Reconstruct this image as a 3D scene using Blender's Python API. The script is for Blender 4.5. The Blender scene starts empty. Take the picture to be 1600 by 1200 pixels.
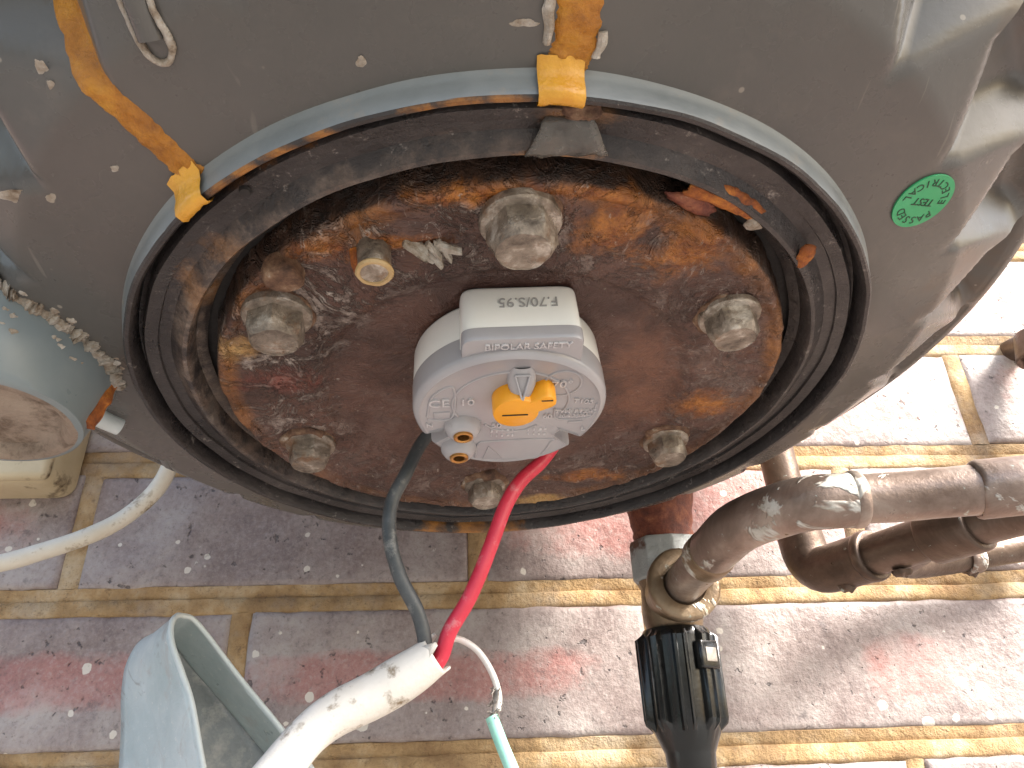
import bpy, bmesh, math, random
from mathutils import Vector, Matrix, noise
R_ = math.radians
rng = random.Random(7)
scene = bpy.context.scene
col = scene.collection
CAMH = 1.3                                     # lens height above the ground

# ------------------------------------------------------------------ camera
pitch, yaw, roll = .4866, .0592, -.0325
cp, sp, cy, sy = math.cos(pitch), math.sin(pitch), math.cos(yaw), math.sin(yaw)
fw = Vector((sy*cp, cy*cp, sp)); rt = Vector((cy, -sy, 0)); up = rt.cross(fw)
r2 = rt*math.cos(roll) + up*math.sin(roll); u2 = up*math.cos(roll) - rt*math.sin(roll)
cam = bpy.data.cameras.new('camera'); co = bpy.data.objects.new('camera', cam); col.objects.link(co)
cam.sensor_width = 36; cam.lens = 1160/1600*36; cam.clip_start = .01; cam.clip_end = 200
m = Matrix((r2, u2, -fw)).transposed().to_4x4(); m.translation = (0, 0, CAMH); co.matrix_world = m
scene.camera = co
scene.cycles.max_bounces = 7; scene.cycles.diffuse_bounces = 4; scene.cycles.glossy_bounces = 3

# ------------------------------------------------------------------ light
SUN_AZ, SUN_EL = 122, 38                       # degrees clockwise from +y (the wall)
world = bpy.data.worlds.new('World'); scene.world = world; world.use_nodes = True
wn = world.node_tree.nodes; wl = world.node_tree.links
sky = wn.new('ShaderNodeTexSky'); sky.sky_type = 'NISHITA'; sky.sun_disc = False
sky.sun_elevation = R_(SUN_EL); sky.sun_rotation = R_(SUN_AZ); sky.dust_density = 3.0; sky.air_density = 1.0
wl.new(sky.outputs[0], wn['Background'].inputs[0]); wn['Background'].inputs[1].default_value = .15
sl = bpy.data.lights.new('sun', 'SUN'); so = bpy.data.objects.new('sun', sl); col.objects.link(so)
sl.energy = 5.0; sl.angle = R_(18); sl.color = (1, .95, .88)
d = Vector((math.sin(R_(SUN_AZ))*math.cos(R_(SUN_EL)), math.cos(R_(SUN_AZ))*math.cos(R_(SUN_EL)), math.sin(R_(SUN_EL))))
so.rotation_euler = d.to_track_quat('Z', 'Y').to_euler(); so.location = (2, -2, 4)
vs = scene.view_settings
vs.view_transform = 'Standard'; vs.look = 'None'; vs.exposure = 1.45; vs.gamma = 1; vs.use_curve_mapping = False

# ------------------------------------------------------------------ material tools
class NT:
    def __init__(s, name):
        s.m = bpy.data.materials.new(name); s.m.use_nodes = True
        s.n = s.m.node_tree.nodes; s.l = s.m.node_tree.links; s.b = s.n['Principled BSDF']
        s.tc = s.n.new('ShaderNodeTexCoord'); s.vec = s.tc.outputs['Object']
    def set(s, inp, v):
        if hasattr(v, 'is_linked') or hasattr(v, 'links'): s.l.new(v, inp)
        else:
            try: inp.default_value = v
            except Exception: inp.default_value = tuple(v) + (1,)
    def new(s, t, **k):
        nd = s.n.new(t)
        for a, b in k.items(): setattr(nd, a, b)
        return nd
    def shift(s, amount=37.0):                 # per-object offset of the pattern
        oi = s.new('ShaderNodeObjectInfo'); mu = s.new('ShaderNodeVectorMath', operation='SCALE')
        cx = s.new('ShaderNodeCombineXYZ')
        for i in range(3): s.l.new(oi.outputs['Random'], cx.inputs[i])
        s.l.new(cx.outputs[0], mu.inputs[0]); mu.inputs['Scale'].default_value = amount
        ad = s.new('ShaderNodeVectorMath', operation='ADD'); s.l.new(s.vec, ad.inputs[0]); s.l.new(mu.outputs[0], ad.inputs[1])
        return ad.outputs[0]
    def scale(s, vec, sc):
        mp = s.new('ShaderNodeMapping'); s.l.new(vec, mp.inputs[0]); mp.inputs['Scale'].default_value = sc; return mp.outputs[0]
    def noise(s, sc, det=4, ro=.6, vec=None, dist=0):
        nd = s.new('ShaderNodeTexNoise'); s.l.new(vec or s.vec, nd.inputs['Vector'])
        nd.inputs['Scale'].default_value = sc; nd.inputs['Detail'].default_value = min(det, 5)
        nd.inputs['Roughness'].default_value = ro; nd.inputs['Distortion'].default_value = dist
        return nd.outputs['Fac']
    def voro(s, sc, vec=None, feat='F1'):
        nd = s.new('ShaderNodeTexVoronoi', feature=feat); s.l.new(vec or s.vec, nd.inputs['Vector']); nd.inputs['Scale'].default_value = sc
        return nd.outputs['Distance']
    def ramp(s, fac, stops):
        nd = s.new('ShaderNodeValToRGB'); s.l.new(fac, nd.inputs[0]); e = nd.color_ramp.elements
        while len(e) < len(stops): e.new(.5)
        for k, (p, c) in enumerate(stops):
            e[k].position = p; e[k].color = (c, c, c, 1) if isinstance(c, (int, float)) else tuple(c) + (1,)
        return nd.outputs[0]
    def mix(s, fac, a, b, mode='MIX'):
        nd = s.new('ShaderNodeMix', data_type='RGBA', blend_type=mode)
        s.set(nd.inputs[0], fac); s.set(nd.inputs[6], a); s.set(nd.inputs[7], b); return nd.outputs[2]
    def math(s, op, a, b=0., clamp=False):
        nd = s.new('ShaderNodeMath', operation=op, use_clamp=clamp); s.set(nd.inputs[0], a); s.set(nd.inputs[1], b); return nd.outputs[0]
    def sep(s, vec=None):
        nd = s.new('ShaderNodeSeparateXYZ'); s.l.new(vec or s.vec, nd.inputs[0]); return nd.outputs
    def spot(s, c, rad, soft=.35, wob=.5, nz=None, flat=True):   # irregular round stain at c (object coordinates)
        sb = s.new('ShaderNodeVectorMath', operation='SUBTRACT'); s.l.new(s.vec, sb.inputs[0]); sb.inputs[1].default_value = c
        mp = s.scale(sb.outputs[0], (1/rad[0], 1/rad[1], 0 if flat else 1/rad[2]))
        ln = s.new('ShaderNodeVectorMath', operation='LENGTH'); s.l.new(mp, ln.inputs[0])
        w = s.math('MULTIPLY', s.math('SUBTRACT', nz, .5), wob*4)
        return s.ramp(s.math('ADD', ln.outputs['Value'], w), [(max(0., .8-soft), 1.), (min(.99, .8+soft*.5), 0.)])
    def bump(s, h, strength=.3, dist=.001, prev=None):
        nd = s.new('ShaderNodeBump'); s.l.new(h, nd.inputs['Height']); nd.inputs['Strength'].default_value = strength; nd.inputs['Distance'].default_value = dist
        if prev is not None: s.l.new(prev, nd.inputs['Normal'])
        return nd.outputs[0]
    def done(s, colr, rough=.5, metal=0., normal=None, **k):
        s.set(s.b.inputs['Base Color'], colr); s.set(s.b.inputs['Roughness'], rough); s.set(s.b.inputs['Metallic'], metal)
        if normal is not None: s.l.new(normal, s.b.inputs['Normal'])
        for a, b in k.items(): s.set(s.b.inputs[a.replace('_', ' ')], b)
        return s.m

MAT = {}
def simple(name, c1, c2, sc=60, rough=(.35, .6), metal=0., bump=.15, bd=.0006, grime=None, gs=40, gt=(.55, .7), **k):
    t = NT(name); v = t.shift(3.1)
    f = t.noise(sc, 5, .65, v)
    c = t.mix(t.ramp(f, [(.3, 0.), (.7, 1.)]), c1, c2)
    if grime: c = t.mix(t.ramp(t.noise(gs, 7, .7, v), [(gt[0], 0.), (gt[1], 1.)]), c, grime)
    r = t.ramp(t.noise(sc*3, 3, .6, v), [(.3, rough[0]), (.7, rough[1])])
    MAT[name] = t.done(c, r, metal, t.bump(t.noise(sc*8, 4, .6, v), bump, bd), **k)
    return MAT[name]

def make_materials():
    # --- brick: purple-grey body, reddish heart patch given per brick, pits, paint flecks
    t = NT('brick_clay'); v = t.shift(11.)
    body = t.ramp(t.noise(18, 6, .65, v, .4), [(.28, (.18, .135, .125)), (.42, (.265, .208, .195)), (.56, (.345, .29, .272)), (.76, (.45, .41, .385))])
    pc = t.new('ShaderNodeAttribute', attribute_type='OBJECT', attribute_name='patch_at').outputs['Vector']
    ps = t.new('ShaderNodeAttribute', attribute_type='OBJECT', attribute_name='patch_size').outputs['Vector']
    sb = t.new('ShaderNodeVectorMath', operation='SUBTRACT'); t.l.new(t.vec, sb.inputs[0]); t.l.new(pc, sb.inputs[1])
    dv = t.new('ShaderNodeVectorMath', operation='DIVIDE'); t.l.new(sb.outputs[0], dv.inputs[0]); t.l.new(ps, dv.inputs[1])
    x, y, z = t.sep(dv.outputs[0])
    wob = t.math('MULTIPLY', t.math('SUBTRACT', t.noise(24, 6, .75, v), .5), 3.0)
    ax = t.math('POWER', t.math('ABSOLUTE', x), 3.); az = t.math('POWER', t.math('ABSOLUTE', z), 3.)
    red = t.ramp(t.math('ADD', t.math('ADD', ax, az), wob), [(.15, 1.), (1.0, 0.)])
    redc = t.ramp(t.noise(40, 6, .7, v), [(.3, (.33, .125, .11)), (.7, (.45, .22, .195))])
    c = t.mix(t.math('MULTIPLY', red, .8), body, redc)
    c = t.mix(t.ramp(t.noise(9, 7, .75, v), [(.52, 0.), (.70, .65)]), c, (.47, .425, .40))
    pits = t.ramp(t.noise(170, 4, .65, v), [(.64, 0.), (.70, 1.)])
    c = t.mix(t.math('MULTIPLY', pits, .75), c, (.045, .04, .045))
    c = t.mix(t.math('MULTIPLY', t.ramp(t.noise(95, 5, .7, v), [(.58, 0.), (.7, 1.)]), .5), c, (.10, .085, .09))
    vv = t.math('ADD', t.voro(75, v), t.math('MULTIPLY', t.noise(240, 3, .6, v), .22)); fl = t.ramp(t.math('ADD', vv, t.math('MULTIPLY', t.noise(21, 3, .6, v), 1.1)), [(.72, 1.), (.745, 0.)])
    c = t.mix(t.ramp(t.noise(330, 4, .75, v), [(.5, 0.), (.72, .5)]), c, (.46, .41, .385))
    c = t.mix(t.ramp(t.noise(330, 4, .75, v), [(.28, .55), (.46, 0.)]), c, (.11, .085, .08))
    c = t.mix(t.ramp(t.noise(14, 5, .8, v, 1.5), [(.56, 0.), (.7, .45)]), c, (.16, .125, .12))
    c = t.mix(fl, c, (.66, .61, .54))
    h = t.math('SUBTRACT', t.math('ADD', t.noise(120, 6, .7, v), t.math('MULTIPLY', t.noise(20, 3, .5, v), 1.5)), t.math('MULTIPLY', pits, .8))
    MAT['brick'] = t.done(c, t.ramp(t.noise(30, 5, .6, v), [(.3, .42), (.7, .62)]), 0, t.bump(h, .8, .0015))
    # --- mortar
    t = NT('mortar_lime')
    c = t.ramp(t.noise(22, 7, .7), [(.34, (.25, .145, .065)), (.5, (.44, .29, .14)), (.64, (.58, .45, .29))])
    c = t.mix(t.ramp(t.noise(130, 4, .7), [(.6, 0.), (.72, .8)]), c, (.20, .13, .07))
    c = t.mix(t.ramp(t.noise(14, 6, .7), [(.52, 0.), (.68, .75)]), c, (.40, .33, .26))
    c = t.mix(t.ramp(t.noise(9, 5, .7), [(.55, 0.), (.62, .6)]), c, (.24, .15, .075))
    c = t.mix(t.ramp(t.noise(420, 4, .8), [(.56, 0.), (.7, .6)]), c, (.13, .085, .05))
    MAT['mortar'] = t.done(c, .85, 0, t.bump(t.noise(200, 5, .75), 1., .0022))
    simple('wall_far', (.24, .15, .14), (.33, .26, .24), 14, (.6, .8))
    simple('ground', (.165, .158, .145), (.205, .195, .18), 3, (.8, .9))
    # --- tank cap: dusty dark plastic
    t = NT('grey_plastic')
    c = t.ramp(t.noise(7, 6, .65), [(.3, (.082, .080, .076)), (.7, (.115, .109, .100))])
    c = t.mix(t.ramp(t.noise(24, 8, .75), [(.58, 0.), (.8, .45)]), c, (.20, .17, .145))
    c = t.mix(t.ramp(t.noise(9, 8, .8), [(.60, 0.), (.72, .5)]), c, (.135, .085, .055))
    c = t.mix(t.ramp(t.voro(60), [(.035, .8), (.05, 0.)]), c, (.30, .27, .23))
    scr = t.ramp(t.noise(6, 2, .5, t.scale(t.vec, (26, 2.5, 8)), 1.2), [(.70, 0.), (.715, .35)])
    c = t.mix(scr, c, (.24, .22, .19))
    MAT['cap'] = t.done(c, t.ramp(t.noise(30, 6, .7), [(.3, .2), (.7, .36)]), 0, t.bump(t.noise(340, 4, .6), .14, .0004))
    t = NT('rim_plastic')
    c = t.ramp(t.noise(30, 6, .65), [(.3, (.15, .17, .175)), (.7, (.24, .26, .265))])
    c = t.mix(t.ramp(t.noise(55, 7, .75), [(.6, 0.), (.75, .7)]), c, (.30, .26, .21))
    MAT['rim'] = t.done(c, t.ramp(t.noise(60, 5, .7), [(.3, .28), (.7, .5)]), 0, t.bump(t.noise(300, 4, .6), .25, .0005))
    # --- recess rings: dark plastic, dust, rust towards the inner edge
    t = NT('ring_plastic'); x, y, z = t.sep()
    rad = t.math('SQRT', t.math('ADD', t.math('MULTIPLY', x, x), t.math('MULTIPLY', y, y)))
    c = t.ramp(t.noise(26, 7, .7), [(.3, (.014, .013, .0135)), (.55, (.036, .032, .032)), (.75, (.075, .066, .062))])
    rm = t.math('ADD', rad, t.math('MULTIPLY', t.math('SUBTRACT', t.noise(70, 6, .7), .5), .022))
    band = t.ramp(t.math('MULTIPLY', t.math('SUBTRACT', rm, .094), 40), [(0., .1), (.28, .9), (.42, .75), (.58, 0.)])
    leftish = t.ramp(t.math('ADD', t.math('MULTIPLY', x, -3.0), t.math('MULTIPLY', y, -1.5)), [(.02, .12), (.38, .95)])
    dust = t.math('MULTIPLY', t.math('MULTIPLY', band, leftish), t.ramp(t.noise(110, 7, .8), [(.38, 0.), (.62, 1.)]))
    c = t.mix(dust, c, t.ramp(t.noise(60, 6, .7), [(.3, (.16, .095, .06)), (.6, (.27, .22, .18)), (.75, (.40, .35, .30))]))
    c = t.mix(t.ramp(t.noise(170, 4, .8), [(.62, 0.), (.70, .6)]), c, (.34, .31, .28))
    c = t.mix(t.ramp(t.noise(15, 4, .6, t.scale(t.vec, (1, 1, 20))), [(.62, 0.), (.7, .7)]), c, (.010, .010, .011))
    nz, nc = t.noise(140, 5, .75), t.noise(110, 5, .7)
    for ad, rr_, k in ((-126, (.006, .004), 1), (-122, (.006, .003), 1), (-117, (.007, .003), 1), (-112, (.006, .0025), .8), (-101, (.006, .002), .9), (-97, (.007, .0022), .9), (-92, (.006, .002), .8), (88, (.012, .003), 1), (97, (.014, .003), 1), (106, (.01, .003), .9)):
        sm = t.spot((.1198*math.cos(R_(ad)), .1198*math.sin(R_(ad)), 0), rr_, .5, .5, nz)
        c = t.mix(t.math('MULTIPLY', sm, k*.9), c, t.ramp(nc, [(.35, (.12, .05, .015)), (.6, (.40, .17, .03))]))
    for cc, rr_, k in (((.009, -.1035, 0), (.011, .002), 1), ((.012, -.1125, 0), (.012, .005), .5), ((-.088, -.054, 0), (.006, .014), .45), ((-.072, -.073, 0), (.012, .006), .45)):
        sm = t.spot(cc, rr_, .5, .5, nz); c = t.mix(t.math('MULTIPLY', sm, k), c, t.ramp(nc, [(.35, (.16, .075, .03)), (.55, (.36, .17, .05)), (.7, (.34, .28, .22))]))
    MAT['ring'] = t.done(c, t.ramp(t.noise(80, 5, .7), [(.3, .2), (.7, .5)]), 0, t.bump(t.noise(240, 6, .75), .7, .0010))
    # --- flange plate: scaly rust
    t = NT('rusty_plate'); x, y, z = t.sep()
    rad = t.math('SQRT', t.math('ADD', t.math('MULTIPLY', x, x), t.math('MULTIPLY', y, y)))
    n1 = t.noise(20, 8, .72, None, .5)
    c = t.ramp(n1, [(.28, (.030, .016, .013)), (.42, (.066, .033, .025)), (.55, (.112, .056, .042)), (.7, (.16, .108, .09))])
    c = t.mix(t.ramp(t.noise(75, 8, .75, None, .6), [(.52, 0.), (.72, .55)]), c, (.045, .024, .020))
    c = t.mix(t.ramp(t.noise(36, 8, .8, None, 1.2), [(.57, 0.), (.74, .5)]), c, (.22, .095, .04))
    outer = t.ramp(t.math('MULTIPLY', rad, 10), [(.56, 0.), (.66, 1.)])
    leftish = t.ramp(t.math('ADD', t.math('MULTIPLY', x, -4.0), t.math('MULTIPLY', y, -3.0)), [(.0, .35), (.4, 1.)])
    crust = t.math('MULTIPLY', t.math('MULTIPLY', t.ramp(t.noise(55, 9, .85, None, 1.4), [(.50, 0.), (.58, 1.)]), outer), leftish)
    c = t.mix(t.math('MULTIPLY', crust, .75), c, t.ramp(t.noise(190, 6, .75), [(.38, (.10, .07, .058)), (.6, (.40, .35, .31)), (.7, (.62, .57, .52))]))
    edge = t.ramp(t.math('ADD', t.math('MULTIPLY', rad, 10), t.math('MULTIPLY', t.math('SUBTRACT', t.noise(60, 5, .7), .5), .05)), [(.875, 0.), (.91, 1.)])
    c = t.mix(t.math('MULTIPLY', edge, t.math('MULTIPLY', t.ramp(t.noise(28, 6, .7), [(.38, .0), (.58, .85)]), t.ramp(y, [(.0, 1.), (.03, .35)]))), c, t.ramp(t.noise(90, 6, .7), [(.3, (.14, .05, .012)), (.7, (.36, .15, .035))]))
    nz, nc = t.noise(85, 5, .7), t.noise(130, 5, .75)
    for cc, rr, k in (((-.0487, -.0749, 0), (.016, .006), 'o'), ((.0273, -.0778, 0), (.013, .012), 'o'), ((.0475, -.0698, 0), (.016, .013), 'o'), ((.0736, .0139, 0), (.014, .011), 'o'),
                      ((.041, .068, 0), (.022, .007), 'o'), ((-.03, -.076, 0), (.014, .004), 'o'), ((-.085, -.031, 0), (.008, .008), 'y'), ((.021, .090, 0), (.018, .005), 'y'),
                      ((-.074, -.012, 0), (.014, .009), 'r'), ((.004, -.0915, 0), (.04, .004), 'o'), ((.0, -.058, 0), (.035, .012), 'b'), ((.024, -.045, 0), (.03, .016), 'b'), ((.045, -.012, 0), (.018, .02), 'm'), ((.05, .012, 0), (.02, .018), 'm')):
        colr = {'o': ((.20, .055, .012), (.50, .19, .03)), 'y': ((.40, .22, .07), (.55, .36, .14)), 'r': ((.13, .03, .02), (.20, .055, .04)), 'b': ((.045, .022, .018), (.07, .035, .028)), 'm': ((.16, .075, .05), (.22, .10, .06))}[k]
        sm = t.spot(cc, rr, .5, .6, nz)
        c = t.mix(t.math('MULTIPLY', sm, .8), c, t.ramp(nc, [(.36, colr[0]), (.62, colr[1])]))
    c = t.mix(t.ramp(t.noise(240, 4, .8), [(.64, 0.), (.70, .7)]), c, (.42, .36, .31))
    c = t.mix(t.ramp(t.noise(160, 5, .8), [(.30, .85), (.38, 0.)]), c, (.018, .012, .010))
    c = t.mix(t.ramp(t.math('MULTIPLY', rad, 10), [(.947, 0.), (.953, .9)]), c, t.ramp(t.noise(130, 5, .75), [(.4, (.018, .014, .012)), (.62, (.07, .04, .028)), (.7, (.3, .26, .22))]))
    scr = t.ramp(t.noise(5, 3, .6, t.scale(t.vec, (30, 9, 1)), 2.5), [(.645, 0.), (.66, .5), (.675, 0.)])
    c = t.mix(t.math('MULTIPLY', scr, outer), c, (.5, .44, .39))
    h = t.math('ADD', t.noise(90, 9, .75, None, .6), t.math('MULTIPLY', crust, .5))
    MAT['rust'] = t.done(c, t.ramp(t.noise(60, 6, .7), [(.3, .28), (.7, .62)]), 0, t.bump(h, 1., .0026))
    # --- bolts: dull zinc, chalky
    t = NT('zinc_bolt'); v = t.shift(5.)
    c = t.ramp(t.noise(130, 7, .7, v, .4), [(.3, (.07, .055, .044)), (.42, (.19, .16, .13)), (.55, (.32, .275, .225)), (.68, (.62, .58, .52))])
    c = t.mix(t.ramp(t.noise(80, 6, .7, v), [(.55, 0.), (.68, .8)]), c, (.22, .11, .045))
    MAT['bolt'] = t.done(c, t.ramp(t.noise(150, 4, .6, v), [(.3, .22), (.7, .5)]), .45, t.bump(t.noise(420, 6, .75, v), .8, .0008))
    t = NT('washer_crust'); v = t.shift(5.)
    c = t.ramp(t.noise(150, 7, .75, v), [(.32, (.045, .022, .014)), (.48, (.14, .075, .045)), (.6, (.24, .15, .09)), (.72, (.42, .37, .31))])
    MAT['washer'] = t.done(c, .75, 0, t.bump(t.noise(400, 6, .7, v), .9, .001))
    t = NT('orange_rust'); v = t.shift(5.)
    c = t.ramp(t.noise(120, 7, .75, v), [(.3, (.09, .025, .012)), (.48, (.30, .085, .015)), (.6, (.50, .18, .025)), (.75, (.58, .30, .08))])
    MAT['orange'] = t.done(c, .7, 0, t.bump(t.noise(330, 6, .75, v), .9, .001))
    t = NT('red_rust'); v = t.shift(5.)
    c = t.ramp(t.noise(150, 7, .75, v), [(.3, (.06, .018, .013)), (.5, (.17, .045, .025)), (.64, (.27, .09, .04)), (.75, (.34, .2, .12))])
    MAT['redrust'] = t.done(c, .6, 0, t.bump(t.noise(330, 6, .75, v), .9, .001))
    t = NT('chalk_crust'); v = t.shift(5.)
    c = t.ramp(t.noise(170, 7, .75, v), [(.3, (.14, .095, .06)), (.45, (.33, .28, .22)), (.6, (.48, .45, .40)), (.75, (.62, .60, .55))])
    MAT['chalk'] = t.done(c, .8, 0, t.bump(t.noise(420, 6, .75, v), .9, .0012))
    t = NT('sealant'); v = t.vec
    c = t.ramp(t.noise(90, 7, .7, v, .5), [(.3, (.26, .095, .012)), (.5, (.44, .18, .018)), (.7, (.58, .28, .03))])
    c = t.mix(t.ramp(t.noise(420, 3, .7, v), [(.62, 0.), (.7, .5)]), c, (.28, .11, .02))
    MAT['sealant'] = t.done(c, t.ramp(t.noise(120, 3, .6), [(.3, .28), (.7, .55)]), 0, t.bump(t.noise(360, 6, .75), .9, .001))
    simple('sealant_fresh', (.62, .29, .025), (.74, .40, .05), 90, (.2, .35), bump=.4)
    t = NT('film'); MAT['film'] = t.done(t.ramp(t.noise(80, 6, .7), [(.35, (.06, .055, .05)), (.55, (.17, .165, .15)), (.66, (.24, .22, .19)), (.75, (.4, .2, .06))]), .14, 0, t.bump(t.noise(160, 5, .6), .9, .0015), Alpha=.7)
    # --- thermostat
    t = NT('white_plastic'); c = t.ramp(t.noise(40, 6, .6), [(.3, (.80, .83, .815)), (.7, (.86, .88, .865))])
    c = t.mix(t.ramp(t.noise(260, 3, .6), [(.73, 0.), (.77, .4)]), c, (.5, .47, .42))
    MAT['white'] = t.done(c, .24, 0, t.bump(t.noise(900, 2, .5), .05, .0002), Subsurface_Weight=.25, Subsurface_Radius=(.002, .002, .002))
    t = NT('silver_plastic'); c = t.ramp(t.noise(30, 6, .6), [(.3, (.34, .34, .36)), (.7, (.41, .41, .43))])
    c = t.mix(t.ramp(t.noise(330, 3, .6), [(.7, 0.), (.76, .35)]), c, (.3, .27, .24))
    MAT['silver'] = t.done(c, .22, 0, t.bump(t.noise(1200, 2, .5), .06, .0002))
    simple('silver_highlight', (.50, .50, .52), (.58, .58, .60), 200, (.25, .4), bump=.05)  # lighter copy of the cover silver, paints highlights onto the raised relief
    simple('orange_knob', (.86, .36, .012), (.92, .42, .02), 80, (.3, .42), bump=.04, Subsurface_Weight=.2, Subsurface_Radius=(.002, .001, .0004))
    simple('brass_bush', (.62, .36, .12), (.42, .2, .06), 200, (.25, .4), .9)
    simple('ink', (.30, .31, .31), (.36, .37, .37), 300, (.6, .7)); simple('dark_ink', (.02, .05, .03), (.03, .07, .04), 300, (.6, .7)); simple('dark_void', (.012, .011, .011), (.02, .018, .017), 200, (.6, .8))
    simple('green_sticker', (.030, .34, .13), (.05, .40, .17), 120, (.35, .5), bump=.05)
    # --- wires, cables
    simple('black_wire', (.035, .042, .045), (.09, .10, .105), 90, (.35, .55), grime=(.2, .2, .19), gs=150)
    simple('red_wire', (.55, .02, .05), (.62, .04, .075), 90, (.3, .45), grime=(.60, .20, .22), gs=180, gt=(.58, .72))
    simple('sheath', (.66, .63, .57), (.74, .72, .67), 60, (.45, .6), grime=(.20, .145, .085), gs=70, gt=(.55, .66), bump=.4)
    simple('cable_white', (.66, .60, .48), (.76, .72, .62), 50, (.4, .55), grime=(.26, .17, .07), gs=60, gt=(.53, .66), bump=.4)
    simple('bare_wire', (.62, .60, .55), (.74, .72, .68), 200, (.35, .5), .2)
    simple('fray', (.16, .14, .12), (.32, .29, .26), 500, (.4, .6), .4)
    simple('green_wire', (.25, .58, .46), (.38, .70, .58), 100, (.35, .5))
    # --- pipes
    def pipe(name, a, b, c3, paint, pt):
        t = NT(name); v = t.shift(4.)
        c = t.ramp(t.noise(26, 8, .72, v, .6), [(.3, a), (.5, b), (.7, c3)])
        pm = t.ramp(t.noise(20, 7, .7, v, 1.0), [(pt, 0.), (pt+.035, 1.)])
        pcol = t.ramp(t.noise(70, 7, .7, v), [(.35, (.36, .33, .27)), (.55, (.58, .57, .53)), (.7, (.62, .68, .64))])
        c = t.mix(t.math('MULTIPLY', pm, paint), c, pcol)
        c = t.mix(t.ramp(t.noise(190, 4, .7, v), [(.66, 0.), (.72, .7)]), c, (.45, .55, .50))
        r = t.mix(pm, t.ramp(t.noise(60, 5, .7, v), [(.3, .26), (.7, .5)]), (.75, .75, .75))
        MAT[name] = t.done(c, r, t.math('MULTIPLY', t.math('SUBTRACT', 1., pm), .55), t.bump(t.math('ADD', t.noise(140, 6, .7, v), pm), .5, .0009))
    pipe('copper', (.15, .105, .082), (.27, .205, .17), (.42, .36, .31), .85, .55)
    pipe('brown_copper', (.06, .040, .030), (.11, .075, .055), (.17, .125, .10), .6, .68)
    pipe('brass', (.11, .075, .045), (.22, .155, .095), (.34, .27, .19), .9, .58)
    simple('black_plastic', (.006, .007, .007), (.012, .012, .012), 60, (.12, .26), grime=(.06, .06, .055), gs=90, gt=(.66, .76), bump=.12)
    # --- left side
    simple('grey_blue', (.17, .21, .225), (.225, .265, .28), 24, (.26, .4), bump=.08, grime=(.16, .15, .13), gs=30, gt=(.62, .76))
    simple('brown_grime', (.20, .15, .115), (.34, .28, .22), 50, (.35, .6), bump=.8, bd=.001, grime=(.1, .07, .045), gs=90, gt=(.5, .65))
    simple('cream_box', (.50, .40, .24), (.62, .52, .35), 22, (.4, .6), grime=(.10, .06, .03), gs=24, gt=(.54, .62), bump=.3)
    simple('pale_tube', (.50, .56, .56), (.6, .66, .66), 60, (.35, .5))
    simple('yellow_crust', (.42, .27, .10), (.55, .42, .24), 150, (.5, .7), bump=.5)
    simple('nut', (.26, .28, .28), (.46, .49, .49), 60, (.3, .55), .2, bump=.6, bd=.001, grime=(.12, .065, .045), gs=55, gt=(.5, .62))
    simple('tank_steel', (.72, .72, .67), (.78, .78, .74), 16, (.3, .45), bump=.08)
    simple('green_print', (.20, .42, .22), (.26, .5, .28), 60, (.4, .5))
    t = NT('cover_plastic')
    c = t.ramp(t.noise(18, 7, .7), [(.3, (.36, .45, .46)), (.5, (.46, .54, .55)), (.7, (.60, .66, .66))])
    c = t.mix(t.ramp(t.noise(45, 8, .75, None, 1.5), [(.55, 0.), (.7, .6)]), c, (.40, .38, .36))
    c = t.mix(t.ramp(t.noise(16, 6, .7, None, 3.), [(.62, 0.), (.67, .7)]), c, (.25, .27, .27))
    c = t.mix(t.ramp(t.noise(300, 4, .8), [(.6, 0.), (.7, .6)]), c, (.74, .74, .70))
    MAT['cover'] = t.done(c, t.ramp(t.noise(50, 5, .7), [(.3, .25), (.7, .55)]), 0, t.bump(t.noise(120, 6, .7, None, 1.), .4, .0012), Subsurface_Weight=.2, Subsurface_Radius=(.004, .005, .005))
    simple('dusty_plastic', (.20, .22, .22), (.34, .36, .355), 35, (.3, .55), bump=.5, bd=.001, grime=(.46, .45, .42), gs=60, gt=(.52, .66))
make_materials()

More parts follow.
